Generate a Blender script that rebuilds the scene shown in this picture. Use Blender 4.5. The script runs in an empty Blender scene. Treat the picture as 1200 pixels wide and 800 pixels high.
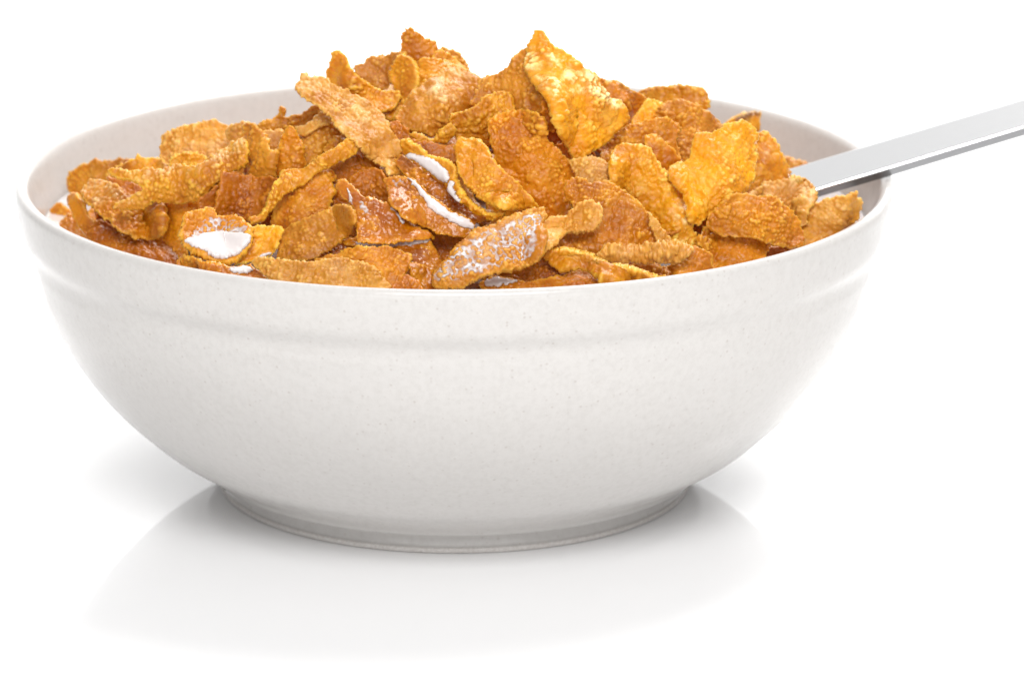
import bpy, math
import numpy as np

# ---------------------------------------------------------------- camera, world, lamps, exposure
scene = bpy.context.scene
COL = scene.collection
rng = np.random.default_rng(7)

CAM_Y, CAM_Z, F_PX, PITCH, PX, PY = -1.0, 0.317905, 5798.45, 0.2799106, 533.0, 400.0
cd = bpy.data.cameras.new('camera')
cam = bpy.data.objects.new('camera', cd)
COL.objects.link(cam)
cam.location = (0, CAM_Y, CAM_Z)
cam.rotation_euler = (math.pi / 2 - PITCH, 0, 0)
cd.sensor_width = 36.0
cd.lens = F_PX / 1200.0 * 36.0
cd.shift_x = (600.0 - PX) / 1200.0
cd.clip_start, cd.clip_end = 0.05, 30.0
cd.dof.use_dof = True
cd.dof.focus_distance = 0.955
cd.dof.aperture_fstop = 28.0
scene.camera = cam

w = bpy.data.worlds.new('World')
scene.world = w
w.use_nodes = True
w.node_tree.nodes['Background'].inputs[0].default_value = (1.0, 1.0, 1.0, 1)
w.node_tree.nodes['Background'].inputs[1].default_value = 0.44


def area(name, loc, target, sx, sy, power, color=(1, 1, 1)):
    d = bpy.data.lights.new(name, 'AREA')
    d.shape = 'RECTANGLE'
    d.size, d.size_y, d.energy, d.color = sx, sy, power, color
    o = bpy.data.objects.new(name, d)
    COL.objects.link(o)
    o.location = loc
    v = np.array(target, float) - np.array(loc, float)
    import mathutils
    o.rotation_euler = mathutils.Vector(v).to_track_quat('-Z', 'Y').to_euler()
    return o


area('key_softbox', (0.22, 0.24, 0.85), (0, 0, 0.05), 0.26, 0.26, 3.4, (1.0, 0.985, 0.96))
area('front_softbox', (0.10, -1.15, 1.10), (0, -0.05, 0.0), 1.0, 0.6, 20.0)
area('added_spoon_fill', (-0.17, 0.46, 1.00), (0, 0, 0.05), 0.5, 0.5, 0.33)  # added fill, mirrored in the spoon handle to brighten its top face
area('low_fill', (0.0, -1.5, 0.17), (0, 0, 0.02), 1.8, 0.3, 4.2)
area('backdrop_lamp', (0, 0.80, 0.90), (0, 1.6, 0.5), 1.8, 0.3, 20.0)
area('added_rear_floor_fill', (0.30, 0.85, 1.00), (0, 0.12, 0.0), 0.8, 0.4, 10.0)  # added fill to lift the floor shadows behind the bowl

vs = scene.view_settings
vs.view_transform = 'Standard'
vs.look = 'None'
vs.exposure = -0.07
vs.gamma = 1.0
scene.cycles.max_bounces = 8
scene.cycles.diffuse_bounces = 4

# ---------------------------------------------------------------- small node helpers


def new_mat(name):
    m = bpy.data.materials.new(name)
    m.use_nodes = True
    nt = m.node_tree
    b = nt.nodes['Principled BSDF']
    return m, nt, b


def node(nt, kind, **kw):
    n = nt.nodes.new(kind)
    for k, v in kw.items():
        if k in ('operation', 'blend_type', 'data_type', 'attribute_name', 'feature', 'noise_dimensions', 'clamp'):
            setattr(n, k, v)
        else:
            n.inputs[k].default_value = v
    return n


def math_n(nt, op, a, b=None, clamp=False):
    n = nt.nodes.new('ShaderNodeMath')
    n.operation = op
    n.use_clamp = clamp
    for i, x in enumerate((a, b)):
        if x is None:
            continue
        if isinstance(x, (int, float)):
            n.inputs[i].default_value = x
        else:
            nt.links.new(x, n.inputs[i])
    return n.outputs[0]


def mix_c(nt, fac, a, b):
    n = nt.nodes.new('ShaderNodeMix')
    n.data_type = 'RGBA'
    for sock, x in ((n.inputs[0], fac), (n.inputs[6], a), (n.inputs[7], b)):
        if isinstance(x, (int, float)):
            sock.default_value = x
        elif isinstance(x, tuple):
            sock.default_value = (*x, 1.0)
        else:
            nt.links.new(x, sock)
    return n.outputs[2]


def maprange(nt, v, a, b, c=0.0, d=1.0):
    n = nt.nodes.new('ShaderNodeMapRange')
    nt.links.new(v, n.inputs[0])
    for i, x in enumerate((a, b, c, d)):
        n.inputs[i + 1].default_value = x
    return n.outputs[0]


def obj_coords(nt, shuffle=True):
    tc = nt.nodes.new('ShaderNodeTexCoord')
    if not shuffle:
        return tc.outputs['Object']
    oi = nt.nodes.new('ShaderNodeObjectInfo')
    mul = nt.nodes.new('ShaderNodeVectorMath')
    mul.operation = 'SCALE'
    mul.inputs[0].default_value = (3.1, 5.7, 2.3)
    nt.links.new(oi.outputs['Random'], mul.inputs[3])
    add = nt.nodes.new('ShaderNodeVectorMath')
    add.operation = 'ADD'
    nt.links.new(tc.outputs['Object'], add.inputs[0])
    nt.links.new(mul.outputs[0], add.inputs[1])
    return add.outputs[0]


def noise(nt, co, scale, detail=3.0, rough=0.55):
    n = nt.nodes.new('ShaderNodeTexNoise')
    n.inputs['Scale'].default_value = scale
    n.inputs['Detail'].default_value = detail
    n.inputs['Roughness'].default_value = rough
    nt.links.new(co, n.inputs['Vector'])
    return n.outputs[0]


def bump(nt, h, dist, strength=1.0):
    n = nt.nodes.new('ShaderNodeBump')
    n.inputs['Strength'].default_value = strength
    n.inputs['Distance'].default_value = dist
    nt.links.new(h, n.inputs['Height'])
    return n.outputs[0]


# ---------------------------------------------------------------- materials
def flake_material(name, deep, mid, light, blister=0.8, frost=0.0, rough=0.33, wet=False, crust=(0.80, 0.54, 0.25)):
    m, nt, b = new_mat(name)
    L = nt.links.new
    co = obj_coords(nt)
    oi = nt.nodes.new('ShaderNodeObjectInfo')
    big = maprange(nt, noise(nt, co, 130, 4, 0.6), 0.34, 0.66)
    c = mix_c(nt, big, deep, mid)
    # pale puffed blisters and thin toasted rim
    at = nt.nodes.new('ShaderNodeAttribute')
    at.attribute_name = 'blister'
    n2 = maprange(nt, noise(nt, co, 420, 3, 0.6), 0.35, 0.7)
    bl = math_n(nt, 'MULTIPLY', maprange(nt, at.outputs['Fac'], 0.42, 0.80), math_n(nt, 'MULTIPLY', math_n(nt, 'ADD', math_n(nt, 'MULTIPLY', n2, 0.7), 0.3), blister))
    c = mix_c(nt, bl, c, light)
    yel = maprange(nt, noise(nt, co, 210, 3, 0.5), 0.5, 0.72, 0.0, 0.6)
    c = mix_c(nt, yel, c, tuple(0.45 * l + 0.55 * q for l, q in zip(light, mid)))
    # sugar frost in uneven patches
    fr = maprange(nt, noise(nt, co, 160, 5, 0.68), 0.60 - 0.22 * frost, 0.80 - 0.18 * frost, 0.0, 0.25 + 0.6 * frost)
    gr = maprange(nt, noise(nt, co, 1900, 2, 0.6), 0.30, 0.62, 0.45, 1.0)
    c = mix_c(nt, math_n(nt, 'MULTIPLY', fr, gr), c, (0.76, 0.44, 0.17))
    fm = nt.nodes.new('ShaderNodeAttribute')
    fm.attribute_name = 'mark'
    gm = maprange(nt, math_n(nt, 'ADD', math_n(nt, 'MULTIPLY', noise(nt, co, 420, 5, 0.75), 0.7), math_n(nt, 'MULTIPLY', at.outputs['Fac'], 0.3)), 0.38, 0.56, 0.04, 1.0)
    c = mix_c(nt, math_n(nt, 'MULTIPLY', math_n(nt, 'MULTIPLY', fm.outputs['Fac'], gm, True), 0.85), c, crust)  # mark tint serves frost, crust and one painted highlight
    c = mix_c(nt, math_n(nt, 'MULTIPLY', fm.outputs['Fac'], -0.8, True), c, (0.10, 0.035, 0.012))
    # toasted brown scorches
    sc = maprange(nt, noise(nt, co, 260, 5, 0.7), 0.62, 0.76, 0.0, 0.7)
    c = mix_c(nt, sc, c, tuple(x * y for x, y in zip(deep, (0.62, 0.48, 0.5))))
    ed = nt.nodes.new('ShaderNodeAttribute')
    ed.attribute_name = 'edge'
    c = mix_c(nt, math_n(nt, 'MULTIPLY', ed.outputs['Fac'], 0.6), c, light)
    hsv = nt.nodes.new('ShaderNodeHueSaturation')
    L(c, hsv.inputs['Color'])
    L(maprange(nt, oi.outputs['Random'], 0, 1, 0.92, 1.08), hsv.inputs['Value'])
    L(hsv.outputs[0], b.inputs['Base Color'])
    b.inputs['Subsurface Weight'].default_value = 0.35
    b.inputs['Subsurface Radius'].default_value = (1.0, 0.42, 0.12)
    b.inputs['Subsurface Scale'].default_value = 0.0013
    b.inputs['Specular IOR Level'].default_value = 0.36
    L(maprange(nt, noise(nt, co, 600, 3), 0.3, 0.7, rough - 0.10, rough + 0.14), b.inputs['Roughness'])
    if wet:
        b.inputs['Coat Weight'].default_value = 0.4
        b.inputs['Coat Roughness'].default_value = 0.13
    vo = nt.nodes.new('ShaderNodeTexVoronoi')
    vo.feature = 'SMOOTH_F1'
    vo.inputs['Scale'].default_value = 1500
    vo.inputs['Smoothness'].default_value = 0.3
    L(co, vo.inputs['Vector'])
    h = math_n(nt, 'ADD', math_n(nt, 'MULTIPLY', vo.outputs['Distance'], -0.9), math_n(nt, 'MULTIPLY', noise(nt, co, 1600, 4, 0.7), 0.9))
    L(bump(nt, h, 0.00008, 1.0), b.inputs['Normal'])
    return m


ORANGE = flake_material('orange_flake', (0.41, 0.115, 0.002), (0.65, 0.235, 0.005), (0.90, 0.50, 0.055))
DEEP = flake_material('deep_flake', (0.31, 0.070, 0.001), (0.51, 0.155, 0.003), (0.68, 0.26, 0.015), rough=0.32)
GOLD = flake_material('gold_flake', (0.459, 0.139, 0.0022), (0.683, 0.267, 0.0044), (0.950, 0.583, 0.0715))
YELLOW = flake_material('yellow_flake', (0.594, 0.205, 0.0033), (0.829, 0.359, 0.0055), (0.950, 0.682, 0.1320), blister=0.95, crust=(0.950, 0.918, 0.4620))
PALE = flake_material('pale_flake', (0.448, 0.159, 0.0088), (0.650, 0.292, 0.0264), (0.896, 0.558, 0.1430), frost=0.5, rough=0.40)
TAN = flake_material('tan_flake', (0.381, 0.118, 0.0044), (0.582, 0.224, 0.0088), (0.851, 0.472, 0.0715), frost=0.3, rough=0.36)
WET = flake_material('wet_flake', (0.314, 0.074, 0.0011), (0.560, 0.180, 0.0022), (0.851, 0.422, 0.0275), blister=0.5, rough=0.26, wet=True)
TONES = dict(o=ORANGE, d=DEEP, g=GOLD, y=YELLOW, p=PALE, t=TAN, w=WET)

MILK, nt, b = new_mat('milk')
b.inputs['Base Color'].default_value = (0.66, 0.60, 0.588, 1)
b.inputs['Roughness'].default_value = 0.12
b.inputs['Subsurface Weight'].default_value = 0.5
b.inputs['Subsurface Radius'].default_value = (1.0, 0.7, 0.5)
b.inputs['Subsurface Scale'].default_value = 0.001
b.inputs['Coat Weight'].default_value = 0.4

MILKFILM = MILK.copy()
MILKFILM.name = 'milk_film'
nt = MILKFILM.node_tree
b = nt.nodes['Principled BSDF']
b.inputs['Subsurface Weight'].default_value = 0.0
b.inputs['Coat Weight'].default_value = 0.0
b.inputs['Base Color'].default_value = (0.72, 0.66, 0.645, 1)
b.inputs['Roughness'].default_value = 0.18
at = nt.nodes.new('ShaderNodeAttribute')
at.attribute_name = 'thickness'
co = obj_coords(nt)
th = math_n(nt, 'ADD', at.outputs['Fac'], maprange(nt, noise(nt, co, 1100, 3, 0.6), 0.3, 0.7, -0.025, 0.025))
nt.links.new(maprange(nt, th, 0.0, 0.30), b.inputs['Alpha'])

CERAMIC, nt, b = new_mat('speckled_glazed_stoneware')
L = nt.links.new
co = obj_coords(nt, False)
c = mix_c(nt, maprange(nt, noise(nt, co, 700, 4, 0.7), 0.42, 0.72, 0, 0.6), (0.600, 0.578, 0.556), (0.515, 0.490, 0.467))
vor = nt.nodes.new('ShaderNodeTexVoronoi')
vor.inputs['Scale'].default_value = 900
L(co, vor.inputs['Vector'])
sep = nt.nodes.new('ShaderNodeSeparateColor')
L(vor.outputs['Color'], sep.inputs[0])
spot = math_n(nt, 'MULTIPLY', maprange(nt, vor.outputs['Distance'], 0.10, 0.34, 1, 0), maprange(nt, sep.outputs[0], 0.70, 1.0, 0, 0.6))
c = mix_c(nt, spot, c, (0.42, 0.37, 0.34))
c = mix_c(nt, maprange(nt, noise(nt, co, 60, 3, 0.5), 0.4, 0.7, 0, 0.3), c, (0.572, 0.552, 0.533))
L(c, b.inputs['Base Color'])
L(maprange(nt, noise(nt, co, 260, 3), 0.3, 0.7, 0.16, 0.26), b.inputs['Roughness'])
b.inputs['Specular IOR Level'].default_value = 0.38
L(bump(nt, math_n(nt, 'ADD', noise(nt, co, 150, 3, 0.5), math_n(nt, 'MULTIPLY', noise(nt, co, 900, 2), 0.25)), 0.00012, 0.7), b.inputs['Normal'])

BISQUE, nt, b = new_mat('unglazed_foot_clay')
L = nt.links.new
co = obj_coords(nt, False)
c = mix_c(nt, maprange(nt, noise(nt, co, 1500, 4, 0.7), 0.4, 0.7), (0.66, 0.63, 0.605), (0.54, 0.50, 0.47))
L(c, b.inputs['Base Color'])
b.inputs['Roughness'].default_value = 0.6
L(bump(nt, noise(nt, co, 1400, 4, 0.7), 0.00025, 0.8), b.inputs['Normal'])

STEEL, nt, b = new_mat('satin_steel')
L = nt.links.new
co = obj_coords(nt, False)
mp = nt.nodes.new('ShaderNodeMapping')
mp.inputs['Scale'].default_value = (0.04, 1, 1)
L(co, mp.inputs[0])
b.inputs['Metallic'].default_value = 1.0
b.inputs['Base Color'].default_value = (0.86, 0.86, 0.865, 1)
hs = noise(nt, mp.outputs[0], 2600, 3, 0.6)
L(maprange(nt, hs, 0.3, 0.7, 0.20, 0.225), b.inputs['Roughness'])

EDGE = STEEL.copy()  # same steel, darkened to paint dark reflections onto the handle sides and underside
EDGE.name = 'steel_painted_dark_reflection'
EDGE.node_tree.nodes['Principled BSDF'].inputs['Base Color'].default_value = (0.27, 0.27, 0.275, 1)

TABLE, nt, b = new_mat('white_gloss_acrylic')
b.inputs['Base Color'].default_value = (0.94, 0.94, 0.945, 1)
b.inputs['Roughness'].default_value = 0.035
b.inputs['IOR'].default_value = 1.38

PAPER, nt, b = new_mat('white_backdrop_paper')
b.inputs['Base Color'].default_value = (0.88, 0.88, 0.88, 1)
b.inputs['Roughness'].default_value = 0.9

# ---------------------------------------------------------------- mesh helpers


def link_mesh(name, V, faces_q, mat, parent=None, loc=None, smooth=True, attrs=None):
    """V (n,3) array, faces_q (m,4) int array or list of polygons"""
    me = bpy.data.meshes.new(name)
    if isinstance(faces_q, np.ndarray):
        k = faces_q.shape[1]
        me.vertices.add(len(V))
        me.vertices.foreach_set('co', np.ascontiguousarray(V, dtype=np.float32).ravel())
        me.loops.add(faces_q.size)
        me.loops.foreach_set('vertex_index', faces_q.astype(np.int32).ravel())
        me.polygons.add(len(faces_q))
        me.polygons.foreach_set('loop_start', np.arange(len(faces_q), dtype=np.int32) * k)
        me.polygons.foreach_set('loop_total', np.full(len(faces_q), k, dtype=np.int32))
        me.update(calc_edges=True)
    else:
        me.from_pydata([tuple(v) for v in V], [], faces_q)
    if smooth:
        me.polygons.foreach_set('use_smooth', np.ones(len(me.polygons), dtype=bool))
    for an, av in (attrs or {}).items():
        a = me.attributes.new(an, 'FLOAT', 'POINT')
        a.data.foreach_set('value', np.ascontiguousarray(av, dtype=np.float32))
    me.materials.append(mat)
    me.validate()
    o = bpy.data.objects.new(name, me)
    COL.objects.link(o)
    if loc is not None:
        o.location = loc
    if parent is not None:
        o.parent = parent
    return o


def tag(o, label=None, cat=None, group=None, kind=None):
    for k, v in (('label', label), ('category', cat), ('group', group), ('kind', kind)):
        if v:
            o[k] = v
    return o


def lathe(prof, n=256):
    prof = np.array(prof)
    t = np.linspace(0, 2 * np.pi, n, endpoint=False)
    V = np.stack([prof[:, 0][:, None] * np.cos(t), prof[:, 0][:, None] * np.sin(t), prof[:, 1][:, None] + 0 * t], 2).reshape(-1, 3)
    i, j = np.meshgrid(np.arange(len(prof) - 1), np.arange(n), indexing='ij')
    a = i * n + j
    b_ = i * n + (j + 1) % n
    return V, np.stack([a, b_, b_ + n, a + n], 2).reshape(-1, 4)


def smooth_curve(P, k=6):
    """Catmull-Rom through the points of an open polyline"""
    P = np.array(P, float)
    Q = np.vstack([2 * P[0] - P[1], P, 2 * P[-1] - P[-2]])
    out = []
    for i in range(1, len(Q) - 2):
        for s in np.arange(k) / k:
            out.append(0.5 * (2 * Q[i] + (Q[i + 1] - Q[i - 1]) * s + (2 * Q[i - 1] - 5 * Q[i] + 4 * Q[i + 1] - Q[i + 2]) * s * s
                              + (3 * Q[i] - Q[i - 1] - 3 * Q[i + 1] + Q[i + 2]) * s ** 3))
    out.append(P[-1])
    return np.array(out)


# ---------------------------------------------------------------- the setting
V = np.array([(-1.8, -1.8, 0), (1.8, -1.8, 0), (1.8, 1.2, 0), (-1.8, 1.2, 0), (-1.8, -1.8, -.006), (1.8, -1.8, -.006), (1.8, 1.2, -.006), (-1.8, 1.2, -.006)], float)
tag(link_mesh('tabletop', V, [(0, 1, 2, 3), (7, 6, 5, 4), (0, 4, 5, 1), (1, 5, 6, 2), (2, 6, 7, 3), (3, 7, 4, 0)], TABLE, smooth=False), kind='structure')
arc = [(1.0, -0.012)] + [(1.25 + 0.35 * math.sin(a), 0.34 - 0.352 * math.cos(a)) for a in np.linspace(0, math.pi / 2, 12)] + [(1.6, 1.3)]
V = []
for y, z in arc:
    V += [(-2.2, y, z), (2.2, y, z)]
tag(link_mesh('backdrop', np.array(V), [(2 * i, 2 * i + 1, 2 * i + 3, 2 * i + 2) for i in range(len(arc) - 1)], PAPER), kind='structure')

# ---------------------------------------------------------------- the bowl
OUT = [(0.0520, 0.0046), (0.05348, .006), (.05809, .009), (.06270, .012), (.06731, .016), (.07154, .020), (.07522, .024), (.07827, .028), (.08086, .032),
       (.08307, .036), (.08486, .040), (.08629, .044), (.08732, .048), (.08793, .0505), (.08816, .0522), (.08852, .0537), (.08912, .0550), (.08982, .0562),
       (.09045, .0578), (.09095, .0605), (.09122, .0630), (.09140, .0650), (.09118, .0659), (.09065, .06645), (.0900, .06658), (.0893, .06635), (.0886, .0656),
       (.0880, .0640), (.0872, .0610), (.0862, .0570), (.0850, .0520), (.0835, .0465), (.0815, .0410), (.0786, .0350), (.0748, .0290), (.0700, .0235),
       (.0640, .0185), (.0560, .0140), (.0460, .0108), (.0330, .0085), (.0180, .0075), (0.0001, .0072)]
prof = smooth_curve([(0.0492, 0.0043)] + OUT, 4)
bowl = bpy.data.objects.new('cereal_bowl', None)
COL.objects.link(bowl)
tag(bowl, 'white speckled stoneware bowl heaped with corn flakes and milk', 'bowl')
V, Fc = lathe(prof, 320)
link_mesh('bowl_body', V, Fc, CERAMIC, bowl)
foot = smooth_curve([(.0492, .0043), (.0489, .0038), (.0489, .0026), (.0491, .0016), (.0494, .0013)], 3)
V, Fc = lathe(np.vstack([foot]), 320)
link_mesh('foot_band', V, Fc, CERAMIC, bowl)
foot = smooth_curve([(.0494, .00128), (.04965, .00105), (.04970, .0005), (.0494, .0001), (.0484, .0000), (.0466, .0001), (.0460, .0012), (.0455, .0030), (.0440, .0040), (.02, .0042), (.0001, .0042)], 3)
V, Fc = lathe(foot, 320)
tag(link_mesh('foot_ring', V, Fc, BISQUE, bowl), 'rough unglazed foot ring')


def r_inner(z):
    zz = np.array([.0072, .0075, .0085, .0108, .014, .0185, .0235, .029, .035, .041, .0465, .052, .057, .061, .064, .0656])
    rr = np.array([0, .018, .033, .046, .056, .064, .070, .0748, .0786, .0815, .0835, .085, .0862, .0872, .088, .0886])
    return np.interp(z, zz, rr)


# milk standing in the bowl
MZ = 0.0560
mp_ = [(0.0001, MZ)] + [(r_inner(MZ) * s, MZ) for s in (.3, .6, .85, .96)] + [(r_inner(MZ) - .0006, MZ + .0001), (r_inner(MZ) - .0001, MZ + .0006)]
for z in np.linspace(MZ - .001, .0078, 14):
    mp_.append((max(r_inner(z) - .0002, .001), z))
mp_.append((.0001, .0075))
V, Fc = lathe(mp_, 128)
tag(link_mesh('milk', V, Fc[:, ::-1], MILK), 'milk filling the bowl under the corn flakes', 'milk')

# ---------------------------------------------------------------- the spoon
spoon = bpy.data.objects.new('spoon', None)
COL.objects.link(spoon)
tag(spoon, 'steel spoon with flat square-edged handle leaning on the bowl rim', 'spoon')
AL = math.radians(17.2)
ROLL = math.radians(25)
ax = np.array([math.cos(AL), 0.0, math.sin(AL)])
wd = np.array([0, 1.0, 0])
up = np.cross(ax, wd)
up = up if up[2] > 0 else -up
wdr = wd * math.cos(ROLL) + up * math.sin(ROLL)       # width direction, far edge raised
upr = up * math.cos(ROLL) - wd * math.sin(ROLL)
P0 = np.array([0.0890, 0.0005, 0.0665 + 0.0031])
secs = []
for s, hw, ht in ((-0.088, 0.0030, 0.0010), (-0.07, 0.0032, 0.0011), (-0.05, .0040, .0011), (-0.025, .0046, .00118), (0.0, .00455, .0012), (0.03, .00440, .0012), (0.06, .0045, .0012), (0.085, .0048, .0012), (.0865, .0046, .0011)):
    bv = 0.00028
    ring = [(-hw + bv, ht), (hw - bv, ht), (hw - .08 * bv, ht - .3 * bv), (hw, ht - bv), (hw, -ht + bv), (hw - bv, -ht), (-hw + bv, -ht), (-hw, -ht + bv), (-hw, ht - bv), (-hw + .3 * bv, ht - .3 * bv)]
    secs.append([P0 + ax * s + wdr * a + upr * c_ for a, c_ in ring])
n = len(secs[0])
V = np.array(secs).reshape(-1, 3)
faces = [(i * n + j, i * n + (j + 1) % n, (i + 1) * n + (j + 1) % n, (i + 1) * n + j) for i in range(len(secs) - 1) for j in range(n)]
faces += [tuple(range(n))[::-1], tuple((len(secs) - 1) * n + j for j in range(n))]
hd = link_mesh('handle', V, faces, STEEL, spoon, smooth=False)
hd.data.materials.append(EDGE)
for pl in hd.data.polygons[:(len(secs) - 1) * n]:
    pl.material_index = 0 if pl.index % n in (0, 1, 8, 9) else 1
md = hd.modifiers.new('bevel', 'BEVEL')
md.width = 0.0002
md.segments = 2
md.limit_method = 'ANGLE'
# spoon bowl, buried under the flakes
ns, nr = 28, 10
T0 = P0 + ax * (-0.088 - 0.022)
V = []
for side in (0, 1):
    for i in range(nr + 1):
        q = i / nr
        for j in range(ns):
            a = 2 * math.pi * j / ns
            x_, y_ = 0.0235 * q * math.cos(a), 0.0165 * q * math.sin(a) * (1 - 0.12 * math.cos(a))
            dep = -0.0065 * (1 - q * q) - 0.0009 * side
            V.append(T0 + ax * x_ + wd * y_ + up * dep)
V = np.array(V)
m_ = (nr + 1) * ns
faces = []
for side in (0, 1):
    for i in range(nr):
        for j in range(ns):
            f = (side * m_ + i * ns + j, side * m_ + i * ns + (j + 1) % ns, side * m_ + (i + 1) * ns + (j + 1) % ns, side * m_ + (i + 1) * ns + j)
            faces.append(f if side else f[::-1])
for j in range(ns):
    faces.append((nr * ns + j, nr * ns + (j + 1) % ns, m_ + nr * ns + (j + 1) % ns, m_ + nr * ns + j))
link_mesh('spoon_bowl', V, faces, STEEL, spoon)

# ---------------------------------------------------------------- flake geometry
# Outlines are noted as seen from the camera station (1200 x 800 frame) and given their own distance, slope, curl and thickness.
G = 1.1
GX0, GY0, GNX, GNY = 40.0, 15.0, 900, 320
CP, SP = math.cos(PITCH), math.sin(PITCH)
CAM = np.array([0, CAM_Y, CAM_Z])


def rays(u, v):
    x = (u - PX) / F_PX
    y = (PY - v) / F_PX
    r = np.stack([x + 0 * y, CP + y * SP, -SP + y * CP], -1)
    return r            # point = CAM + r * depth


def mound(x, y):
    r = np.sqrt(x * x + y * y)
    return 0.0545 + 0.040 * (1 - np.clip(r / 0.084, 0, 1.2) ** 2.0)


DS = np.linspace(0.86, 1.12, 261)


def heap_depth(u, v):
    r = rays(np.array(float(u)), np.array(float(v)))
    P = CAM + DS[:, None] * r
    f = P[:, 2] - mound(P[:, 0], P[:, 1])
    k = np.where(f < 0)[0]
    return DS[k[0]] if len(k) else DS[int(np.argmin(f))]


def wall_min_depth(u, v):
    """nearest depth at which the sight line is clear of the bowl's near wall"""
    r = rays(u, v)
    best = np.full(u.shape, 0.80)
    for d in np.linspace(0.885, 1.0, 116):
        P = CAM + r * d
        z = P[..., 2]
        bad = (z < 0.0690) & (z > 0.0) & (np.hypot(P[..., 0], P[..., 1]) > r_inner(z) - 0.0016) & (P[..., 1] < 0.03)
        best = np.where(bad, d + 0.001, best)
    return best


def hash2(i, j, s):
    h = np.sin(i * 127.1 + j * 311.7 + s * 74.7) * 43758.5453
    return h - np.floor(h)


def vnoise(x, y, s=0.0):
    i, j = np.floor(x), np.floor(y)
    fx, fy = x - i, y - j
    fx, fy = fx * fx * (3 - 2 * fx), fy * fy * (3 - 2 * fy)
    a, b_, c_, d_ = hash2(i, j, s), hash2(i + 1, j, s), hash2(i, j + 1, s), hash2(i + 1, j + 1, s)
    return (a * (1 - fx) + b_ * fx) * (1 - fy) + (c_ * (1 - fx) + d_ * fx) * fy


def domes(x, y, s, fill=0.8):
    """uneven rounded blisters, 0..1"""
    i0, j0 = np.floor(x), np.floor(y)
    best = np.zeros_like(x)
    for di in (-1, 0, 1):
        for dj in (-1, 0, 1):
            i, j = i0 + di, j0 + dj
            cx, cy = i + 0.15 + 0.7 * hash2(i, j, s), j + 0.15 + 0.7 * hash2(i, j, s + 3.1)
            R = 0.30 + 0.42 * hash2(i, j, s + 7.7)
            on = hash2(i, j, s + 5.3) < fill
            q = 1 - ((x - cx) ** 2 + (y - cy) ** 2) / (R * R)
            best = np.maximum(best, np.where(on & (q > 0), np.clip(q, 0, 1) ** 0.62 * (0.35 + 0.65 * R / 0.8), 0))
    return best


def relief(s_, t_, seed, amp):
    """height (m) of the toasted surface and the blister mask; s_,t_ in mm"""
    wx = s_ + 0.45 * (vnoise(s_ * .5, t_ * .5, seed) - .5)
    wy = t_ + 0.45 * (vnoise(s_ * .5, t_ * .5, seed + 9) - .5)
    small = domes(wx / 0.86, wy / 0.86, seed)
    big = domes(wx / 2.6 + 11, wy / 2.6, seed + 21, 0.6)
    low = vnoise(s_ * .22, t_ * .22, seed + 33) + .5 * vnoise(s_ * .5, t_ * .5, seed + 35) - .75
    mod = 0.20 + 1.25 * vnoise(s_ * .28, t_ * .28, seed + 41) ** 1.2
    h = small * 0.46 * mod + big * 0.38 + low * 0.8 + 0.10 * vnoise(s_ * 2.3, t_ * 2.3, seed + 50)
    return h * amp * 1e-3, np.clip(small * 0.75 * mod + big * 0.35, 0, 1)


def closed_spline(P, k=5):
    P = np.array(P, float)
    n = len(P)
    out = []
    for i in range(n):
        a, b_, c_, d_ = P[i - 1], P[i], P[(i + 1) % n], P[(i + 2) % n]
        for s in np.arange(k) / k:
            cr = 0.5 * (2 * b_ + (c_ - a) * s + (2 * a - 5 * b_ + 4 * c_ - d_) * s * s + (3 * b_ - a - 3 * c_ + d_) * s ** 3)
            out.append(0.7 * cr + 0.3 * (b_ * (1 - s) + c_ * s))
    return np.array(out)


def sdf_poly(X, Y, P):
    """signed distance, negative inside"""
    A = P
    B = np.roll(P, -1, 0)
    best = np.full(X.shape, 1e9)
    inside = np.zeros(X.shape, bool)
    for a, b_ in zip(A, B):
        ex, ey = b_ - a
        wx, wy = X - a[0], Y - a[1]
        t = np.clip((wx * ex + wy * ey) / (ex * ex + ey * ey + 1e-9), 0, 1)
        best = np.minimum(best, (wx - ex * t) ** 2 + (wy - ey * t) ** 2)
        cond = ((a[1] > Y) != (b_[1] > Y)) & (X < (b_[0] - a[0]) * (Y - a[1]) / (b_[1] - a[1] + 1e-12) + a[0])
        inside ^= cond
    d = np.sqrt(best)
    return np.where(inside, -d, d)


def box_blur(A, k):
    for axis in (0, 1):
        pad = [(0, 0), (0, 0)]
        pad[axis] = (k, k)
        B = np.pad(A, pad, mode='edge')
        C = np.cumsum(np.insert(B, 0, 0, axis=axis), axis=axis)
        m = 2 * k + 1
        A = (np.take(C, range(m, C.shape[axis]), axis) - np.take(C, range(0, C.shape[axis] - m), axis)) / m
    return A


def dilate(A, k):
    for axis in (0, 1):
        B = A.copy()
        for s in range(1, k + 1):
            R_ = np.roll(A, s, axis)
            L_ = np.roll(A, -s, axis)
            B = np.maximum(B, np.maximum(R_, L_))
        A = B
    return A


def tps(pts, X, Y):
    P = np.array(pts, float)
    n = len(P)

    def U(r2):
        return 0.5 * r2 * np.log(r2 + 1e-9)
    K = U((P[:, 0][:, None] - P[:, 0]) ** 2 + (P[:, 1][:, None] - P[:, 1]) ** 2)
    Q = np.hstack([np.ones((n, 1)), P[:, :2]])
    A = np.block([[K + np.eye(n) * 30, Q], [Q.T, np.zeros((3, 3))]])
    wv = np.linalg.lstsq(A, np.concatenate([P[:, 2], np.zeros(3)]), rcond=None)[0]
    out = wv[n] + wv[n + 1] * X + wv[n + 2] * Y
    for i in range(n):
        out = out + wv[i] * U((X - P[i, 0]) ** 2 + (Y - P[i, 1]) ** 2)
    return out


ZB = np.full((GNY, GNX), 9.0)
GU = GX0 + np.arange(GNX) * G
GV = GY0 + np.arange(GNY) * G
_U, _V = np.meshgrid(GU, GV)
WALLD = wall_min_depth(_U, _V)


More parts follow.
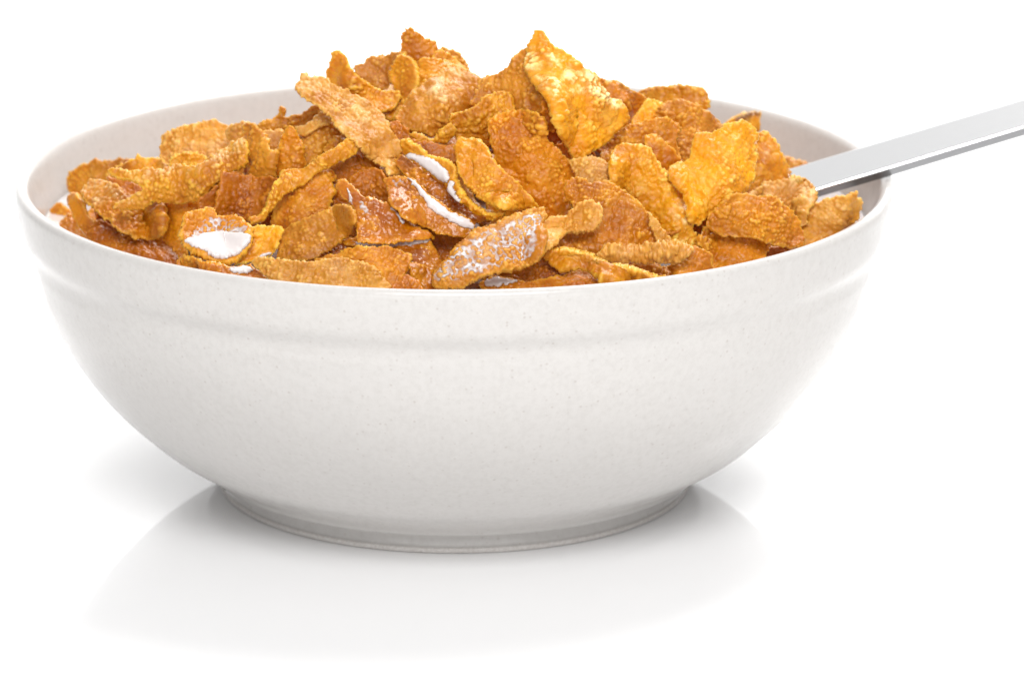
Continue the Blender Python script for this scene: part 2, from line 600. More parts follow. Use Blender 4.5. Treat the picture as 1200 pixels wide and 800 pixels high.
def snapped_grid(X, Y, S, g):
    """cells inside S<0 on a regular grid, border vertices moved onto the outline"""
    inside = S < 0.5 * g
    q = inside[:-1, :-1] & inside[1:, :-1] & inside[:-1, 1:] & inside[1:, 1:]
    gy, gx = np.gradient(S, g)
    gl = np.maximum(np.hypot(gx, gy), 0.3)
    mv = np.where(S > -0.5 * g, S, 0) / gl
    mv = np.clip(mv, -0.8 * g, 0.8 * g)
    Xs, Ys = X - mv * gx / gl, Y - mv * gy / gl
    return Xs, Ys, q


def shell_mesh(F, B, q):
    """closed shell from a front and a back point grid over the cells q; returns V, quads, index map"""
    ny, nx = q.shape[0] + 1, q.shape[1] + 1
    use = np.zeros((ny, nx), bool)
    use[:-1, :-1] |= q
    use[1:, :-1] |= q
    use[:-1, 1:] |= q
    use[1:, 1:] |= q
    idx = -np.ones((ny, nx), int)
    idx[use] = np.arange(use.sum())
    n = int(use.sum())
    a, b_, c_, d_ = idx[:-1, :-1][q], idx[:-1, 1:][q], idx[1:, 1:][q], idx[1:, :-1][q]
    front = np.stack([a, d_, c_, b_], 1)
    back = np.stack([a, b_, c_, d_], 1) + n
    # border edges of the front sheet
    E_ = np.concatenate([front[:, [0, 1]], front[:, [1, 2]], front[:, [2, 3]], front[:, [3, 0]]])
    key = np.sort(E_, 1)
    kk = key[:, 0].astype(np.int64) * (n + 1) + key[:, 1]
    un, inv, cnt = np.unique(kk, return_inverse=True, return_counts=True)
    bd = E_[cnt[inv] == 1]
    side = np.stack([bd[:, 1], bd[:, 0], bd[:, 0] + n, bd[:, 1] + n], 1)
    V = np.vstack([F[use], B[use]])
    return V, np.vstack([front, back, side]), use


def grid_normals(P):
    du = np.gradient(P, axis=1)
    dv = np.gradient(P, axis=0)
    n_ = np.cross(du, dv)
    n_ /= np.linalg.norm(n_, axis=-1, keepdims=True) + 1e-12
    return n_


FLAKES = {}


def make_flake(label, tone, yaw, pitch, bend, poly, pts=None, off=0.0, amp=1.0, films=(), thick=0.5, ragged=1.0, marks=()):
    seed = 1.0 + 0.37 * len(FLAKES)
    P = closed_spline(poly)
    u0, u1, v0, v1 = P[:, 0].min() - 6, P[:, 0].max() + 6, P[:, 1].min() - 6, P[:, 1].max() + 6
    i0, i1 = max(0, int((u0 - GX0) / G)), min(GNX, int((u1 - GX0) / G) + 2)
    j0, j1 = max(0, int((v0 - GY0) / G)), min(GNY, int((v1 - GY0) / G) + 2)
    X, Y = np.meshgrid(GU[i0:i1], GV[j0:j1])
    S = sdf_poly(X, Y, P)
    S = S + ragged * (2.4 * (vnoise(X / 7.0, Y / 7.0, seed) - .5) + 2.4 * (vnoise(X / 3.3, Y / 3.3, seed + 2) - .5) + 1.3 * (vnoise(X / 1.7, Y / 1.7, seed + 4) - .5))
    cu, cv = P.mean(0)
    d0 = heap_depth(cu, cv) - off * 1e-3
    ya, pi_ = math.radians(yaw), math.radians(pitch)
    nrm = np.array([math.sin(ya) * math.cos(pi_), -math.cos(ya) * math.cos(pi_), math.sin(pi_)])
    C0 = CAM + rays(np.array(cu), np.array(cv)) * d0

    def depth(U_, V_):
        r = rays(U_, V_)
        d = ((C0 - CAM) @ nrm) / (r @ nrm)
        d = np.clip(d, d0 - 0.022, d0 + 0.022)
        if bend:
            ba = math.radians(bend[0])
            hl = max(np.ptp(P[:, 0] * math.cos(ba) + P[:, 1] * math.sin(ba)) / 2, 8)
            s = ((U_ - cu) * math.cos(ba) + (V_ - cv) * math.sin(ba)) / hl
            d = d + bend[1] * 1e-3 * (s * s - 0.33)
        if pts:
            d = d - tps(pts, U_, V_) * 0.62e-3
        return d
    D = depth(X, Y)
    gap = 0.0016
    zb = ZB[j0:j1, i0:i1]
    m = (S < 1.0) & (zb < 5)
    if m.any():
        viol = np.where(m, D - (zb - gap), 0)
        vmax = np.percentile(viol[m], 93)
        sh = min(max(vmax * 0.92, 0), 0.022)
        D = D - sh
        viol = np.where(m, np.maximum(D - (zb - gap), 0), 0)
        D = D - np.maximum(box_blur(dilate(viol, 8), 8), 0)
    W = WALLD[j0:j1, i0:i1]
    push = np.maximum(W - D, 0)
    push = np.where(S < 4, push, 0)
    D = D + np.maximum(box_blur(dilate(push, 4), 4), push)
    zmin = np.where(S < 1.0, D, 9.0)
    ZB[j0:j1, i0:i1] = np.minimum(zb, zmin)
    # snapped outline
    Xs, Ys, q = snapped_grid(X, Y, S, G)
    if q.sum() < 4:
        return None
    base = CAM + rays(Xs, Ys) * D[..., None]
    nn = grid_normals(base)
    vd = CAM - base
    nn = np.where((np.sum(nn * vd, -1) < 0)[..., None], -nn, nn)
    # local sheet coordinates in mm
    msk = S < 0
    c0 = base[msk].mean(0)
    U_, S_, Vt = np.linalg.svd(base[msk][::3] - c0, full_matrices=False)
    loc = base - c0
    s_, t_ = loc @ Vt[0] * 1e3, loc @ Vt[1] * 1e3
    h, bl = relief(s_, t_, seed, amp)
    dist = np.clip(-S, 0, None)
    e = np.clip(dist / 4.0, 0, 1)
    rnd = np.sqrt(1 - (1 - e) ** 2)
    half = 0.5e-3 * thick * (0.22 + 0.78 * rnd)
    Fr = base + nn * (half + h * (0.35 + 0.65 * rnd))[..., None]
    h2, _ = relief(s_ + 40, t_ + 17, seed + 5, amp * .8)
    Bk = base - nn * (half * 1.0 - np.minimum(h, 0) * 0 + np.abs(h2) * 0.5 * rnd - h * 0.6 * rnd)[..., None]
    V, Q, use = shell_mesh(Fr - c0, Bk - c0, q)
    ed = (1 - np.clip(dist / 2.6, 0, 1))[use]
    blv = bl[use]
    mk = np.zeros(X.shape)
    for mp2, ms in marks:
        sm = sdf_poly(X, Y, closed_spline(mp2)) + 5 * (vnoise(X / 6, Y / 6, seed + 80) - .5)
        mk = mk + ms * np.clip(0.5 - sm / 7.0, 0, 1)
    mk = mk[use]
    o = link_mesh('corn_flake', V, Q, TONES[tone], loc=tuple(c0), attrs={'blister': np.concatenate([blv, blv * .7]), 'edge': np.concatenate([ed, ed]), 'mark': np.concatenate([mk, mk])})
    tag(o, label, 'corn flake', 'corn flakes heaped in the bowl')
    FLAKES[label] = o
    for fp, level, net in films:
        FP = closed_spline(fp)
        SF = sdf_poly(X, Y, FP) + 2.4 * (vnoise(X / 5.0, Y / 5.0, seed + 60) - .5) + 2.0 * (vnoise(X / 2.6, Y / 2.6, seed + 61) - .5)
        SF = np.maximum(SF, S + 2.0)
        if net:
            nz = 1.3 * vnoise(X / 11.0, Y / 11.0, seed + 62) + .25 * vnoise(X / 4.5, Y / 4.5, seed + 63) - .78
            lev = level + 0.22 * nz
        else:
            lev = level + 0.10 * (vnoise(X / 9.0, Y / 9.0, seed + 64) - .5)
        tp = np.clip(-SF / (6.0 if net else 6.5), 0, 1)
        tp = np.sqrt(1 - (1 - tp) ** 2)
        hs = box_blur(h, 3) if net else box_blur(dilate(h, 4), 5)
        hh = hs + (lev * tp - 0.12) * 1e-3
        hflake = h * (0.35 + 0.65 * rnd)
        tk = (hh - hflake) * 1e3
        if net:
            hh = np.maximum(hh, hflake + 0.00003 * tp)
        Xf, Yf, qf = snapped_grid(X, Y, SF, G)
        Df = D if net else box_blur(box_blur(D, 8), 4)
        tk = tk + (D - Df) * 0.8e3
        basef = CAM + rays(Xf, Yf) * Df[..., None]
        Ff = basef + nn * (half + hh)[..., None]
        Bf = CAM + rays(Xf, Yf) * D[..., None] + nn * (half + hflake - 0.00025)[..., None]
        if qf.sum() < 4:
            continue
        V, Q, use = shell_mesh(Ff - c0, Bf - c0, qf)
        link_mesh('milk_film', V, Q, MILKFILM, parent=o, attrs={'thickness': np.concatenate([tk[use], tk[use]])})
    return o

# ---------------------------------------------------------------- the flakes, farthest first
F = make_flake
# deep in the gaps
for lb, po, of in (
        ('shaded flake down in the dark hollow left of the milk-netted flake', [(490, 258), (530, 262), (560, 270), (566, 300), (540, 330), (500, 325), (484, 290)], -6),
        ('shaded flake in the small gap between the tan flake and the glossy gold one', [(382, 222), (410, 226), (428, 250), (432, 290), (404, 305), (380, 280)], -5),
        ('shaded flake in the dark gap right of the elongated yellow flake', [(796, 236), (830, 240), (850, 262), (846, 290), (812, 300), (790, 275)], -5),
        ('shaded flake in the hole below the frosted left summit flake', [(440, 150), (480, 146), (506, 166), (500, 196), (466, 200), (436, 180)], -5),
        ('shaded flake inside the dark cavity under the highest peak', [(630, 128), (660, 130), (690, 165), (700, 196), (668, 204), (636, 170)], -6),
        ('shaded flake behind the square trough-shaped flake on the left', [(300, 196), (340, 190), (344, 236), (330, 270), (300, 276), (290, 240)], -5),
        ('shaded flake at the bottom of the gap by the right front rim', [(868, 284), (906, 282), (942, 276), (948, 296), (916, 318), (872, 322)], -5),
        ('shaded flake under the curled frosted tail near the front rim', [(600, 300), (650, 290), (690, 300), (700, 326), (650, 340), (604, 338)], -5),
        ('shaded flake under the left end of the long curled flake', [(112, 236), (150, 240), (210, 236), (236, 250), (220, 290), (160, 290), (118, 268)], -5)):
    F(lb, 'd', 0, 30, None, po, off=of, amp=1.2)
# far side
F('soft gold flake farthest back, against the bowl wall right of the heap peak', 'g', -15, 30, (20, 3), [(750,108),(770,103),(790,101),(810,100),(822,103),(829,110),(831,126),(824,134),(805,134),(780,130),(756,124)])
F('dark-tipped pointed flake sticking up alone before the bare right back wall', 'g', 30, 25, (90, 2), [(844,150),(860,138),(876,133),(891,131),(892,138),(889,154),(882,172),(862,172)], marks=[([(862,138),(892,130),(893,136),(876,140),(864,146)], -1)])
F('small tan flake low against the right back wall, behind the spoon tip', 't', 10, 45, None, [(900,190),(912,180),(930,186),(946,192),(948,200),(930,208),(910,210)])
F('pale frosted flake lying flat at the far left of the heap', 'p', -10, 48, (0, 2), [(190,157),(202,153),(215,150),(232,147),(248,141),(258,144),(275,147),(292,150),(300,170),(290,195),(250,203),(205,200),(188,188)], amp=1.3, marks=[([(200,166),(240,156),(290,158),(280,176),(220,178)], .5)])
F('small pale knob of a flake behind the upright tan flake on the left', 'p', 10, 40, (0, 2), [(266,150),(276,145),(290,143),(302,150),(300,168),(282,174),(268,165)])
F('thin crooked orange strip with an upturned tip before the grey back wall', 'o', -10, 20, None, [(302,146),(308,142),(320,140),(327,132),(328,125),(333,124),(337,127),(335,136),(342,136),(352,134),(368,123),(378,126),(380,134),(362,148),(344,152),(320,158),(304,154)], thick=1.2)
F('orange-brown flake just behind the summit, its right edge rounded', 'o', 20, 30, None, [(510,60),(522,57),(534,60),(542,68),(548,78),(547,85),(536,90),(516,84)])
F('triangular orange flake standing as the topmost left summit', 'o', 10, 15, (0, 1.5), [(470,66),(470,44),(474,36),(480,31),(488,36),(498,44),(508,48),(513,58),(510,74),(490,80),(474,76)])
F('small pale flake tucked between the triangular summit flake and its brown neighbour', 'g', 15, 45, None, [(506,66),(516,60),(528,64),(538,74),(552,86),(530,90),(512,82)])
F('frosted gold flake lying behind the upright horn on the left summit', 't', -15, 35, (10, -2), [(414,80),(424,74),(434,68),(450,65),(462,62),(478,62),(474,74),(460,82),(458,92),(454,104),(444,104),(430,98),(420,92)])
F('smooth pale gold flake forming the roof of the left summit', 'g', 5, 52, (0, 3), [(488,72),(506,68),(522,71),(532,78),(534,92),(510,104),(492,110),(484,98),(486,84)])
F('brown flake with scorched crest right behind the bright yellow peak flake', 'o', 25, 35, (60, 3), [(690,88),(712,95),(724,97),(740,104),(752,112),(755,122),(748,132),(736,144),(720,158),(700,150),(696,120)], pts=[(700,95,0),(755,120,-2),(720,150,-3),(730,118,3)], amp=1.3, marks=[([(724,96),(740,104),(744,110),(730,106)], -.7)])
F('pale see-through flake between the scorched crest and the far gold flake', 'y', 10, 45, None, [(738,146),(752,126),(758,116),(770,118),(784,124),(780,138),(764,150),(746,152)])
F('large blistered tan flake arching on the right side of the heap back', 't', 15, 38, (0, 5), [(768,134),(780,120),(800,117),(816,124),(830,132),(842,140),(846,156),(834,170),(816,178),(804,190),(790,190),(780,160)], amp=1.4)
F('brown-orange flake leaning below the yellow peak flake to its right', 'o', 10, 30, (0, 3), [(702,192),(710,172),(722,156),(740,145),(760,141),(776,137),(788,140),(796,150),(792,164),(796,178),(798,190),(788,204),(760,212),(730,210),(712,204)], amp=1.2)
F('small pointed orange flake standing between two larger ones right of the peak', 'o', 15, 25, (40, 2), [(756,168),(758,160),(766,157),(776,164),(788,174),(796,184),(796,194),(784,206),(770,208),(760,186)])
# left side
F('gold flake at the left end of the heap, nearest the inner left wall', 'g', -25, 35, (0, 2), [(80,204),(90,196),(106,190),(122,194),(122,220),(104,234),(90,232),(79,222)])
F('bumpy tan flake between the leftmost gold flake and the little dark-edged one', 't', -15, 35, None, [(106,190),(112,185),(124,189),(142,185),(158,188),(160,204),(140,216),(120,216),(107,206)])
F('little lens-shaped flake with a dark toasted edge lying on the long curled flake', 'g', 0, 45, (0, 2), [(133,199),(146,191),(159,185),(162,181),(168,185),(186,186),(196,192),(202,198),(192,206),(174,207),(158,208),(146,204)], marks=[([(133,199),(146,191),(150,194),(140,201)], -.6), ([(186,186),(196,192),(202,198),(194,200),(186,192)], -.7)])
F('gold strip of flake showing under the frosted far left flake', 'y', 0, 30, None, [(200,184),(215,178),(232,180),(244,187),(246,204),(215,208),(198,200)])
F('tiny curled flake touching the left wall of the bowl', 'o', -20, 30, None, [(60,246),(68,237),(78,241),(87,249),(92,260),(84,270),(70,264),(60,254)])
F('small wet flake at the left rim below the tiny curled one', 'w', -10, 45, None, [(70,259),(80,252),(92,258),(104,270),(104,284),(86,280),(70,268)])
F('narrow orange flake rolled lengthwise near the left rim', 'o', -20, 25, (35, 3.5), [(81,236),(85,228),(91,226),(98,236),(104,252),(112,258),(120,264),(110,280),(98,272),(90,262),(84,248)], thick=1.4, off=14)
F('dark orange flake wedged behind the frosted left flake', 'd', -10, 40, None, [(126,208),(150,212),(170,222),(172,236),(150,240),(134,228)])
F('long wet brown flake along the front left rim', 'd', -8, 55, (10, 2), [(100,275),(116,258),(132,264),(148,270),(172,276),(196,276),(208,290),(216,304),(212,318),(180,312),(145,301),(118,289),(104,281)], amp=.9)
F('upright orange flake left of the milk-filled flake', 'o', -25, 20, (0, 3), [(188,240),(200,236),(220,237),(240,236),(240,252),(224,258),(216,270),(216,284),(222,298),(214,304),(198,288),(190,272),(192,256)])
F('frost-topped flake sagging towards the left front with a ragged lower edge', 'o', -12, 40, (30, 3), [(95,226),(102,214),(112,209),(126,213),(138,219),(150,228),(178,232),(192,240),(196,258),(195,270),(186,279),(174,281),(156,278),(150,273),(142,272),(130,262),(118,254),(108,244),(100,237)], pts=[(112,218,-2),(150,245,2.5),(120,240,1),(185,270,-1),(180,240,-3)], amp=1.2, marks=[([(96,226),(104,213),(116,211),(136,222),(146,234),(120,240),(104,238)], .9)], off=8)
# left middle, behind the ridge flake
F('pale scrap of flake between the upright tan flake and the pointed one', 'p', 0, 35, None, [(308,156),(324,152),(334,154),(334,172),(328,184),(314,176)])
F('tan flake leaning in the shade under the big diagonal flake', 't', 10, 35, (30, 3), [(352,158),(368,148),(380,142),(398,150),(406,164),(392,180),(380,188),(366,196),(356,200),(350,180)])
F('thin pale curved edge of a flake under the left end of the diagonal flake', 'p', -20, 40, None, [(347,150),(360,146),(378,130),(388,136),(386,146),(370,152),(354,162)])
F('small orange flake under the middle of the diagonal flake', 'o', 0, 35, None, [(380,172),(392,162),(402,156),(412,164),(400,180),(384,188)])
F('upright pointed flake like a small fin, left of the diagonal flake', 'o', -10, 18, (0, 2), [(326,172),(332,156),(338,147),(346,152),(352,162),(357,178),(358,196),(352,210),(334,212),(324,204),(324,188)])
F('broad upright tan flake left of the fin-shaped one', 't', -12, 22, (0, 4), [(286,146),(293,143),(306,152),(316,164),(318,176),(326,178),(324,194),(322,212),(302,214),(288,208),(284,180),(287,160)])
F('long curled flake on the left with a frosted hollow and bright gold outer side', 'g', -12, 32, None, [(126,198),(136,197),(152,200),(172,199),(188,200),(202,195),(216,194),(236,195),(250,183),(268,170),(288,163),(293,178),(290,194),(272,204),(258,212),(240,230),(228,238),(205,239),(190,238),(178,236),(170,244),(150,246),(134,245),(136,239),(150,232),(160,225),(168,222),(156,214),(144,211),(131,206)],
  pts=[(130,200,1),(200,197,-1.5),(265,174,-2),(288,165,-1),(170,224,1.5),(195,211,2.2),(228,207,2.5),(250,198,2.5),(284,180,0.5),(226,236,-2),(190,236,-1.5),(270,202,0.5),(140,241,0),(152,244,-1)], amp=1.0, thick=1.1, marks=[([(172,202),(200,197),(238,196),(268,172),(288,167),(286,180),(250,196),(225,206),(190,208)], .9), ([(134,244),(140,236),(160,226),(166,228),(150,240)], .8), ([(140,199),(170,202),(180,210),(160,212)], .6)], off=20)
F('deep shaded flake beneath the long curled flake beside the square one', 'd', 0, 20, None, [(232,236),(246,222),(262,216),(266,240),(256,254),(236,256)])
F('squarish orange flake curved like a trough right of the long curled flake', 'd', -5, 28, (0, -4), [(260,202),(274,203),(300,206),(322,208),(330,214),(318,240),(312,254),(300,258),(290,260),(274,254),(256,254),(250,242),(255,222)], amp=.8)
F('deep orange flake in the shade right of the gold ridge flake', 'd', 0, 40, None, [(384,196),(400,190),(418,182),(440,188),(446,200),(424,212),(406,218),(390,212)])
F('broad amber flake leaning under the gold ridge flake', 'o', -5, 38, (0, 3), [(316,270),(320,250),(326,234),(346,216),(374,200),(388,199),(395,208),(390,216),(393,228),(386,240),(384,252),(370,262),(352,268),(330,274)])
F('narrow gold flake running up to the right like a ridge in the left middle', 'g', -10, 42, None, [(294,263),(291,256),(300,252),(309,245),(312,234),(320,218),(328,206),(334,200),(346,198),(360,196),(380,180),(396,170),(408,163),(420,168),(421,176),(406,187),(384,197),(368,207),(352,219),(340,225),(326,236),(318,248),(308,260),(300,264)],
  pts=[(300,256,1),(340,202,0),(410,166,0),(334,214,1.6),(380,188,1.6),(400,182,1),(320,246,-1),(352,218,-1),(384,196,-1)], thick=1.3)
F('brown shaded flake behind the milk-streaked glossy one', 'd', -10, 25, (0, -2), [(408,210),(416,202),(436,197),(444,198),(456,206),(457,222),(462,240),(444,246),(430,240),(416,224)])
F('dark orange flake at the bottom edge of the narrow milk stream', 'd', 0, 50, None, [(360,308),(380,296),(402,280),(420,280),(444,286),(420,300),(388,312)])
F('smooth amber flake under the milk stream left of the dark hollow', 'w', 5, 50, (0, 4), [(400,282),(430,276),(470,276),(500,277),(508,288),(516,302),(520,314),(508,326),(486,322),(474,308),(454,298),(420,292)], amp=.5,
  films=[([(404,287),(416,283),(440,285),(460,285),(480,280),(500,278),(506,283),(492,287),(470,291),(440,293),(420,289)], .35, 0)])
F('glossy wet gold flake bulging in the centre left with a thin milk streak', 'w', 8, 45, (20, 4.5), [(394,218),(402,210),(414,216),(424,228),(444,234),(458,240),(474,256),(486,266),(505,272),(507,279),(490,282),(470,285),(440,286),(420,284),(417,270),(417,252),(410,240),(400,230)], amp=.55,
  films=[([(407,222),(411,226),(415,242),(420,256),(417,258),(411,244)], .35, 0), ([(458,243),(463,246),(474,261),(471,264),(464,254),(457,247)], .4, 0), ([(420,236),(428,240),(436,252),(430,254),(422,246)], .25, 1)])
# left summit
F('bright orange curl hooked over the hole in the left summit', 'g', 15, 30, None, [(456,88),(460,78),(466,68),(474,63),(486,70),(490,80),(492,94),(488,106),(480,118),(471,130),(461,139),(450,140),(444,134),(456,125),(465,114),(463,104),(458,96)],
  pts=[(474,66,0),(468,84,-2),(484,84,2.5),(478,104,2),(470,118,1),(452,136,0)], amp=.8, thick=1.3)
F('large frosted gold flake sloping down from the left summit to the right', 't', 8, 40, (70, 4), [(474,120),(490,104),(504,94),(518,84),(530,78),(546,81),(562,90),(566,102),(560,116),(548,132),(532,142),(528,150),(508,160),(490,155),(472,148),(461,140),(468,132)],
  pts=[(500,100,1),(508,112,3),(550,88,0),(480,140,0),(520,145,2),(470,135,-1)], amp=1.2, marks=[([(494,108),(510,102),(526,110),(538,122),(520,122),(502,116)], .9), ([(500,92),(540,84),(556,92),(540,104),(510,100)], .45)])
F('small dark flake in the hollow beneath the left summit', 'd', 0, 35, None, [(454,146),(466,142),(480,152),(478,166),(462,166),(454,158)])
F('upright horn-shaped flake curving down to the right behind the diagonal flake', 'g', -5, 22, None, [(382,90),(384,78),(388,68),(392,61),(398,60),(406,68),(411,80),(420,90),(434,100),(450,107),(466,107),(470,116),(462,127),(444,134),(430,128),(414,118),(396,112),(384,100)],
  pts=[(395,64,1),(390,90,-1),(404,90,3.5),(430,112,0),(460,112,-3),(440,128,3)], amp=.9)
F('long pale frosted flake lying diagonally across the upper left of the heap', 'p', 5, 45, (60, 3), [(346,104),(350,94),(354,88),(366,90),(380,90),(390,100),(400,106),(414,110),(430,119),(446,131),(454,142),(460,156),(468,166),(470,178),(469,188),(471,198),(472,205),(456,206),(450,196),(432,186),(420,173),(414,165),(400,156),(392,148),(386,138),(374,126),(362,119),(352,112)], amp=1.1,
  pts=[(355,98,-1),(380,112,1.5),(420,150,3),(410,112,-1),(460,170,0),(464,200,1)], marks=[([(352,94),(366,92),(384,104),(378,112),(360,106)], .5), ([(400,120),(420,118),(440,140),(430,150),(410,140)], .5)])
# yellow peak
F('speckled tan flank of the highest peak, facing left', 't', -28, 25, (0, -1.5), [(552,124),(556,112),(564,92),(584,86),(594,80),(602,66),(618,55),(626,66),(634,84),(644,100),(646,118),(640,132),(628,136),(604,136),(590,124),(572,122)], amp=1.2)
F('curly orange shred in the dark cavity below the peak', 'd', -20, 20, (0, -2), [(634,128),(636,118),(640,112),(648,116),(650,132),(652,146),(648,156),(640,152),(636,142)])
F('small hooked orange shred at the lower edge of the dark cavity', 'o', -10, 30, None, [(648,170),(656,168),(661,165),(664,158),(669,164),(671,176),(673,188),(664,188),(656,180)])
F('bright yellow flake with torn white crust rising to the highest peak', 'y', 22, 28, (0, 4), [(625,43),(628,38),(632,36),(638,37),(641,42),(648,53),(660,60),(672,68),(682,80),(692,84),(700,90),(701,100),(710,112),(722,118),(733,130),(734,140),(722,154),(716,162),(706,172),(694,177),(682,186),(672,187),(666,178),(660,166),(652,152),(646,134),(640,118),(630,104),(620,90),(616,74),(617,58)],
  pts=[(632,42,-1),(622,75,-1),(660,100,3),(700,110,1),(730,135,-1),(665,150,1),(690,174,-1),(650,80,2)], amp=1.5, thick=1.3, marks=[([(616,62),(622,60),(632,80),(634,96),(624,88)], 1), ([(636,98),(664,88),(690,86),(702,104),(722,118),(716,128),(690,112),(664,112),(648,116)], 1.2), ([(640,68),(652,68),(656,80),(648,84)], .8)])
# centre
F('gold flake with rounded lobe bridging the two summits', 'g', 5, 35, None, [(526,138),(532,132),(546,130),(558,122),(570,112),(586,107),(598,109),(602,120),(604,136),(590,150),(580,166),(566,164),(552,162),(540,164),(530,158)], pts=[(530,140,0),(560,130,3),(592,112,0),(560,158,-3),(598,130,0)], amp=1.2)
F('folded gold lip hanging under the frosted left summit flake', 'g', -5, 15, (40, 2), [(510,162),(514,153),(522,146),(530,144),(535,153),(529,162),(519,168),(506,169),(496,167),(480,159),(488,157),(500,160)], amp=1.1)
F('dark flake hidden in the gap below the folded gold lip', 'd', 5, 35, None, [(480,164),(496,166),(518,170),(536,170),(546,182),(540,196),(522,192),(504,184),(490,174)])
F('big speckled orange flake bending down through the centre of the heap', 'o', 10, 30, None, [(574,160),(570,144),(582,133),(600,130),(616,129),(630,133),(640,144),(642,162),(656,176),(668,190),(676,202),(684,214),(676,226),(668,236),(668,252),(660,262),(642,264),(624,256),(606,238),(592,212),(580,188)],
  pts=[(580,145,0),(620,134,0),(610,170,3),(640,200,2.5),(600,215,-2.5),(660,200,-1),(650,255,-2),(640,235,0)], amp=1.3)
F('dull pinkish flake between the big central flake and the amber elongated one', 'p', 0, 42, None, [(668,190),(680,185),(694,183),(708,186),(716,194),(720,214),(704,222),(684,220),(672,204)])
F('bright orange-gold flake tall and rounded, twisting down right of centre', 'y', 12, 32, None, [(714,188),(720,174),(728,169),(744,170),(760,174),(768,186),(776,196),(786,210),(800,228),(808,240),(811,254),(811,268),(818,282),(820,294),(800,296),(782,286),(770,272),(756,252),(744,234),(728,224),(714,216)],
  pts=[(726,180,-1),(745,190,2),(790,250,3.5),(800,280,0),(716,206,-2),(804,236,-1),(760,250,-2.5)], amp=1.1, marks=[([(786,250),(800,240),(808,252),(808,264),(796,262)], .6)])  # this mark paints a highlight into the flake colour
F('gold flake behind the spoon tip with a smooth brown dimple', 'g', 25, 35, (30, 3), [(884,166),(888,158),(896,156),(904,160),(912,170),(916,180),(924,194),(927,204),(924,216),(900,228),(880,232),(862,232),(868,206),(878,186)], amp=1.3, marks=[([(893,172),(908,172),(906,186),(894,184)], .7)], off=12)
F('large sunny yellow flake with pearly blisters on the right of the heap', 'y', 12, 30, (0, 4), [(782,202),(792,192),(804,190),(810,180),(814,160),(820,155),(836,154),(850,146),(868,141),(880,146),(887,156),(888,176),(884,200),(874,226),(858,240),(834,252),(812,266),(806,250),(798,228),(786,212)],
  pts=[(785,205,-2),(820,165,0),(875,150,-1),(850,200,3),(815,240,1),(812,262,-3),(880,190,0),(800,215,-1)], amp=1.4)
# spoon handle keeps its place between these
_sp = sdf_poly(_U, _V, np.array([(885,212),(927,199),(1200,118),(1200,165),(1030,217),(930,246),(890,250)], float))
ZB[:] = np.where((_sp < 0) & (_U > 880), np.minimum(ZB, 1.0245), ZB)
F('pale gold coarse flake at the right end, propped against the inner rim', 'p', 5, 25, (20, 2), [(938,266),(946,250),(956,240),(968,232),(972,233),(980,230),(992,228),(1002,225),(1004,232),(1011,235),(1008,248),(1004,258),(984,276),(958,290),(938,298),(938,280)], amp=1.4, marks=[([(950,252),(970,238),(990,240),(980,256),(960,268)], .5)], off=18)
F('pale puffy flake lapping over the end of the spoon handle', 'p', 20, 42, (0, 3), [(872,232),(888,220),(900,213),(920,210),(930,205),(942,208),(952,216),(957,224),(959,232),(953,240),(946,250),(944,264),(926,262),(900,252),(880,244)], amp=1.4, marks=[([(900,216),(930,210),(950,222),(950,232),(920,228)], .6)], off=6)
F('sliver of brown flake in the dark notch at the right front rim', 'd', 10, 30, None, [(880,296),(900,290),(930,288),(946,290),(934,304),(908,310),(888,308)])
F('coarse orange-brown flake flaring down to the right front rim', 'o', 5, 35, (0, 3), [(816,280),(828,266),(838,256),(860,246),(880,250),(896,268),(903,286),(896,302),(896,312),(864,320),(832,324),(834,306),(820,290)], amp=1.5)
F('domed coarse orange flake above the dark notch on the right', 'o', 15, 35, None, [(828,266),(830,252),(840,242),(856,228),(868,226),(890,228),(908,231),(920,240),(932,250),(940,264),(944,278),(940,290),(928,292),(914,288),(904,286),(894,284),(882,280),(862,278),(842,276)],
  pts=[(835,262,-2),(862,234,-1),(890,250,3),(935,262,-1),(925,288,-1),(890,280,0)], amp=1.5)
F('wide bumpy amber flake filling the space right of the curled frosted tail', 'o', 5, 38, None, [(660,226),(664,214),(676,208),(690,214),(712,212),(732,224),(746,234),(758,248),(764,258),(774,272),(786,286),(786,296),(752,296),(714,296),(700,304),(680,300),(655,296),(644,288),(660,270),(674,250)],
  pts=[(680,225,1),(715,230,1),(745,250,2),(700,270,1.5),(770,285,0),(660,285,-2)], amp=1.3)
F('thin pale flake edge slanting beside the wide amber flake', 'p', 15, 35, None, [(758,250),(766,256),(774,266),(786,280),(788,290),(774,290),(764,272)])
# lower centre
F('brown wet flake under the two milky flakes in the middle', 'w', -5, 40, (40, 3), [(463,188),(470,182),(478,185),(496,196),(504,200),(512,208),(528,216),(544,230),(554,240),(564,246),(574,254),(562,262),(540,262),(518,248),(498,234),(484,216),(472,204),(465,196)], amp=1.0)
F('crescent flake holding a pool of milk left of the oval flake', 'g', -10, 38, None, [(470,168),(472,163),(478,162),(494,173),(504,181),(520,185),(533,195),(537,210),(545,228),(558,240),(574,250),(588,246),(594,248),(588,255),(576,257),(560,250),(546,241),(536,233),(526,222),(514,212),(500,200),(486,190),(476,183),(471,176)],
  pts=[(472,166,1),(500,180,2),(530,196,2),(540,224,3),(575,254,0),(485,186,-1),(515,205,-3),(530,218,-1)], amp=.8, thick=1.1,
  films=[([(477,183),(482,178),(494,181),(506,184),(516,190),(525,198),(530,208),(529,215),(520,213),(508,205),(498,196),(486,189)], .75, 0), ([(529,217),(534,213),(539,224),(545,234),(538,236),(531,229)], .8, 0)])
